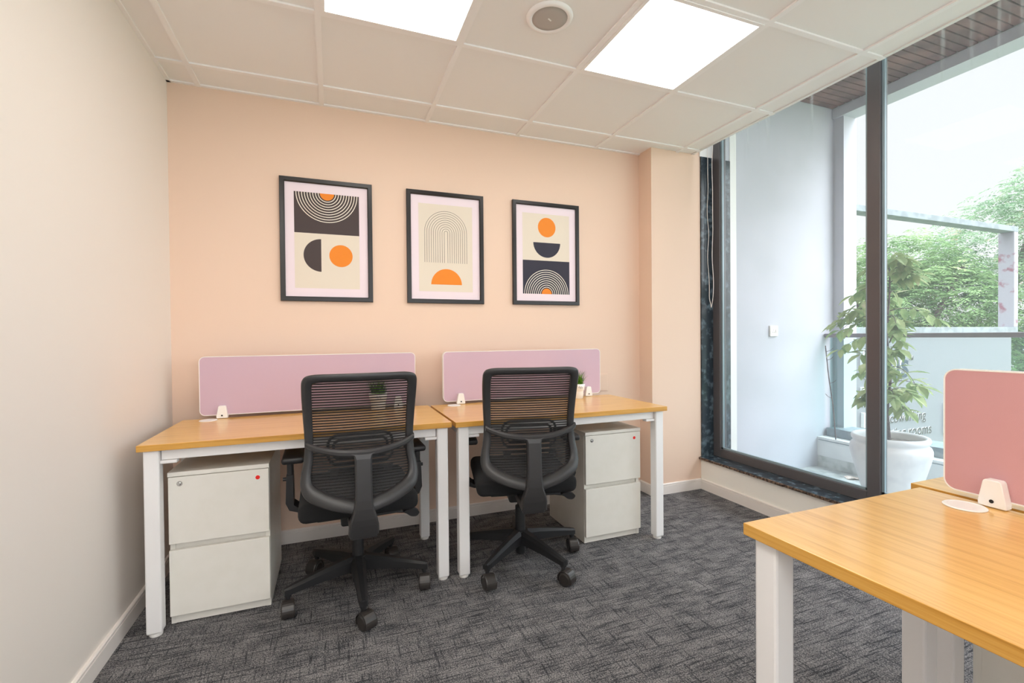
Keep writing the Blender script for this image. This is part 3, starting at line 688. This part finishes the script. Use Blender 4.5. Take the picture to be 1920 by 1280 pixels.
# ---------------------------------------------------------------- balcony planter with its small tree
PX, PY = 4.15, -.953
t = empty('potted_tree', (PX, PY, .035), 0, 'small leafy tree in a tall white planter on the balcony', 'potted plant')
b = NB(); lathe(b, [(.118, 0), (.125, .008), (.150, .10), (.177, .20), (.203, .30), (.213, .345), (.214, .372), (.207, .392), (.196, .402), (.193, .408), (.197, .416), (.204, .426), (.206, .440), (.201, .452), (.186, .454), (.176, .440), (.172, .40)], n=56); link('planter', b, M['planter'], t, smooth=True)
b = NB(); lathe(b, [(0, .415), (.1, .412), (.171, .405)], n=28, capb=False); link('soil', b, M['soil'], t)
b = NB(); rnd = random.Random(11)
trunk = spline([(0, 0, .40), (-.005, .01, .62), (.01, 0, .85), (-.01, .01, 1.10), (.0, .0, 1.40), (.01, .01, 1.58)], 5, False)
tube(b, trunk, .01, 8, radii=[.011*(1-.7*k/(len(trunk)-1)) for k in range(len(trunk))])
leaves = []
for k in range(50):
    z = rnd.uniform(.62, 1.58); f = (z-.6)/1.0; R_ = .34*math.sin(min(1, .25+f*1.2)*PI*.5)*(1.0 if f < .6 else 1-.75*(f-.6)/.4)
    a_ = k*2.4+rnd.uniform(-.3, .3); L_ = R_*rnd.uniform(.55, 1.05)
    d = Vector((math.cos(a_), math.sin(a_), 0)); p0 = Vector((0, 0, z)); P_ = []
    if .82 < z < 1.20 and d.dot(Vector((.93, -.36, 0))) > -.1: L_ *= .2
    for q in range(7):
        f_ = q/6; P_.append(p0+d*L_*f_+Vector((0, 0, .10*f_-.20*f_*f_*L_/.3)))
    tube(b, P_, .003, 5, radii=[.0035*(1-.7*q/6) for q in range(7)])
    for q in range(2, 7):
        for s in (-1, 1): leaves.append((P_[q], (d*rnd.uniform(-.2, .9)+Vector((-d.y, d.x, 0))*s*rnd.uniform(.3, 1)+Vector((0, 0, rnd.uniform(-1.2, .3)))).normalized(), rnd.uniform(.065, .115)))
    leaves.append((P_[6], (d+Vector((0, 0, -.5))).normalized(), .11))
link('trunk', b, M['trunk'], t, smooth=True)
def leaf(b, p, d, L_, wr=.52, fold=.25):
    up = Vector((0, 0, 1)); s = d.cross(up)
    if s.length < .1: s = Vector((1, 0, 0))
    s.normalize(); n_ = s.cross(d).normalized()
    prof = [(0, 0), (.15, .55), (.40, 1), (.68, .75), (.88, .30), (1, 0)]
    mid = [b.verts.new(p+d*L_*u_-n_*L_*.18*u_*u_) for u_, w in prof]; e1, e2 = [], []
    for u_, w in prof[1:-1]:
        c = p+d*L_*u_-n_*L_*.18*u_*u_
        e1.append(b.verts.new(c+s*w*L_*wr*.5+n_*w*L_*fold*.3)); e2.append(b.verts.new(c-s*w*L_*wr*.5+n_*w*L_*fold*.3))
    for E_, sg in ((e1, 1), (e2, -1)):
        b.faces.new((mid[0], mid[1], E_[0]) if sg > 0 else (mid[0], E_[0], mid[1]))
        for k in range(3): b.faces.new((mid[k+1], mid[k+2], E_[k+1], E_[k]) if sg > 0 else (mid[k+1], E_[k], E_[k+1], mid[k+2]))
        b.faces.new((mid[4], mid[5], E_[3]) if sg > 0 else (mid[4], E_[3], mid[5]))
b = NB()
for p, d, L_ in leaves:
    if .0 < p.dot(Vector((.93, -.36, 0))) < .26 and .84 < p.z+.035 < 1.10: continue   # sparse side of the crown
    leaf(b, p+Vector((rnd.uniform(-.01, .01), rnd.uniform(-.01, .01), 0)), d, L_)
link('foliage', b, M['ficus'], t)
b = NB(); tube(b, spline([(4.60, -.30, .285), (4.605, -.275, .55), (4.61, -.235, .80), (4.615, -.205, 1.05)], 5, False), .004, 6)
for q in ((4.605, -.262, .62, .05), (4.61, -.245, .74, -.05), (4.612, -.22, .93, -.05), (4.613, -.21, 1.0, -.06)): tube(b, [(q[0], q[1], q[2]), (q[0], q[1]+q[3]*.6, q[2]+.01), (q[0], q[1]+q[3], q[2]+.03)], .002, 5)
tag(link('bare_twig', b, M['trunk'], smooth=True), 'thin bare twig leaning by the left end of the balcony glass', 'twig')

# ---------------------------------------------------------------- sign board and steel frame beyond the railing
YS = .5
t = empty('signboard', (5.2, YS, -3.4), 0, 'pale signboard with raised lettering below an open steel frame, beyond the railing', 'sign')
def at(o): o.location = -Vector((5.2, YS, -3.4)); return o
b = NB(); box(b, 5.2, 9.19, YS, YS+.10, -.17, 1.12, .004); at(link('sign_panel', b, M['board'], t))
b = NB()
box(b, 5.2, 9.30, YS-.02, YS+.12, 1.135, 1.215, .004); box(b, 5.2, 9.30, YS-.02, YS+.12, 2.475, 2.545, .004); at(link('frame_rail', b, M['galv'], t))
b = NB(); box(b, 9.20, 9.30, YS-.02, YS+.14, 1.215, 2.475, .004); at(link('frame_post', b, M['rust'], t))
b = NB(); box(b, 5.2, 5.28, YS-.02, YS+.14, 1.215, 2.475, .004); at(link('frame_post', b, M['rust'], t))
b = NB()
for x in (5.5, 7.2, 8.9): box(b, x, x+.1, YS+.11, YS+.21, -3.4, 1.1)
at(link('support_post', b, M['galv'], t))
def lettering(name, s, x, z, width, ext, face, label=None):
    cu = bpy.data.curves.new(name, 'FONT'); cu.body = s; cu.size = 1; cu.extrude = .5; cu.offset = .012; cu.resolution_u = 4
    tmp = bpy.data.objects.new(name, cu); COL.objects.link(tmp); dg = bpy.context.evaluated_depsgraph_get(); dg.update()
    me = bpy.data.meshes.new_from_object(tmp.evaluated_get(dg)); bpy.data.objects.remove(tmp)
    xs = [v.co.x for v in me.vertices]; k = width/(max(xs)-min(xs)); x_0 = min(xs)
    for v in me.vertices: v.co = Vector((x+(v.co.x-x_0)*k, YS-.001-ext/2-v.co.z*ext, z+v.co.y*k))
    me.update(); me.materials.clear(); me.materials.append(M['letter_w']); me.materials.append(face)
    for p in me.polygons: p.material_index = 1 if p.normal.y < -.9 or (p.normal.y > .9 and p.center.y < YS-ext*.6) else 0
    o = bpy.data.objects.new(name, me); COL.objects.link(o); o.parent = t; at(o)
    if label: o['label'] = label
    return o
lettering('lettering', 'opus', 6.19, .645, .80, .014, M['letter_d'], 'large grey raised letters')
lettering('lettering', '™', 7.00, .80, .09, .006, M['letter_b'])
lettering('lettering', 'Part of the Network', 6.20, .455, .87, .006, M['letter_b'])
lettering('lettering', 'offices, coworking', 6.19, .13, 1.14, .006, M['letter_b'])
lettering('lettering', '& meeting rooms', 6.27, -.045, 1.17, .006, M['letter_b'])
lettering('lettering', '+91', 7.72, .20, .30, .006, M['letter_r'], 'red raised characters')
lettering('lettering', 'nt', 7.72, .02, .22, .006, M['letter_r'], 'red raised characters')
b = NB()
for x, z0, z1 in ((6.165, .71, .97), (6.165, .44, .56), (6.18, .12, .28), (7.68, -.07, .30)): box(b, x, x+.022, YS-.035, YS-.001, z0, z1)
at(link('divider_bars', b, M['letter_w'], t))

# ---------------------------------------------------------------- trees beyond
b = NB(); box(b, 5.0, 60, -40, 60, -3.5, -3.4); struct('ground', b, M['ground'])
import numpy as np
def neem(loc, blobs, n_leaf, seed, mt, label, trunks, scale=1.):
    rs = np.random.RandomState(seed); t = empty('neem_tree', loc, 0, label, 'tree', 'leafy trees beyond the balcony')
    V_, F_ = [], []
    cnt = 0
    tot = sum(b_[3]*b_[4]*b_[5] for b_ in blobs)
    for (bx, by, bz, rx, ry, rz_) in blobs:
        n = int(n_leaf*rx*ry*rz_/tot)
        for _ in range(n):
            v = rs.normal(size=3); v /= np.linalg.norm(v); rad = rs.uniform(.45, 1.)**.5
            wob = 1+.18*math.sin(v[0]*7+seed)*math.cos(v[2]*9+v[1]*6)
            p = np.array([bx, by, bz])+v*rad*wob*np.array([rx, ry, rz_])
            az = rs.uniform(0, 2*PI); out = np.array([math.cos(az), math.sin(az), rs.uniform(-.55, .35)]); out += v*.5; out /= np.linalg.norm(out)
            L_ = rs.uniform(.22, .38)*scale; sd_ = np.cross(out, [0, 0, 1.]); sd_ /= np.linalg.norm(sd_)+1e-6
            for k in range(5):
                f = (k+1)/5.; c = p+out*L_*f+np.array([0, 0, -.10*f*f*scale])
                for s in (-1, 1):
                    dr = sd_*s*.9+out*.55+np.array([0, 0, -.45]); dr /= np.linalg.norm(dr); ll = rs.uniform(.075, .115)*scale*(1-.3*abs(f-.5)); w = np.cross(dr, rs.normal(size=3)*.5+np.array([0, 0, 1.])); w /= np.linalg.norm(w)+1e-6; w *= ll*.16
                    V_ += [c, c+dr*ll*.5+w, c+dr*ll, c+dr*ll*.5-w]; F_.append((cnt, cnt+1, cnt+2, cnt+3)); cnt += 4
    me = bpy.data.meshes.new('foliage'); me.from_pydata([tuple(v) for v in V_], [], F_); me.materials.append(mt)
    o = bpy.data.objects.new('foliage', me); COL.objects.link(o); o.parent = t
    b = NB()
    for P_, r in trunks:
        P_ = spline(P_, 5, False); tube(b, P_, r, 8, radii=[r*(1-.7*k/(len(P_)-1)) for k in range(len(P_))])
    link('trunk', b, M['trunk'], t, smooth=True)
neem((14, 5.6, -3.4), [(0, 0, 5.1, 1.7, 1.7, 1.6), (-.9, 1.1, 6.2, 1.2, 1.2, 1.0), (-.6, -.4, 3.6, 1.5, 1.4, 1.2), (.2, 1.6, 4.4, 1.4, 1.4, 1.6)], 6200, 1, M['neem1'], 'bushy green tree behind the left part of the steel frame',
     [([(0, 0, 0), (.1, 0, 2.5), (-.2, .2, 4.4), (-.6, .6, 6.0)], .13), ([(.1, 0, 2.5), (.5, -.3, 3.8), (.9, -.6, 5.1)], .07)])
neem((13.2, 3.5, -3.4), [(0, 0, 5.0, 1.5, 1.5, 1.3), (.3, .8, 6.1, 1.3, 1.3, .8), (-.2, -.3, 3.7, 1.4, 1.3, 1.1)], 5800, 2, M['neem1'], 'green feathery tree behind the middle of the steel frame',
     [([(-.4, .3, 0), (-.5, .2, 2.8), (.1, 0, 4.6), (.5, -.4, 6.0)], .12), ([(-.5, .2, 2.8), (-.8, .6, 4.2), (-.9, 1.0, 5.4)], .06)])
neem((15.4, 2.9, -3.4), [(0, 0, 6.6, 1.5, 1.5, 1.2), (.6, -.7, 7.6, 1.3, 1.4, 1.0), (-.2, -.4, 5.2, 1.6, 1.6, 1.3), (0, -.6, 3.7, 1.6, 1.6, 1.2)], 5200, 3, M['neem2'], 'taller pale tree rising above the frame at the far right',
     [([(0, 0, 0), (.1, -.1, 3), (.0, .1, 5.2), (.3, -.3, 7.8)], .13), ([(.1, -.1, 3), (-.3, -.6, 5.2), (-.2, -1.1, 6.6)], .07)])
neem((11.6, 6.9, -3.4), [(0, 0, 4.4, 1.6, 1.3, 1.5), (.3, .2, 5.6, 1.1, 1.1, .9)], 3600, 4, M['neem2'], 'tree partly hidden behind the window mullion and the white pilaster',
     [([(0, 0, 0), (.1, 0, 2.5), (0, .1, 5.4)], .1)])
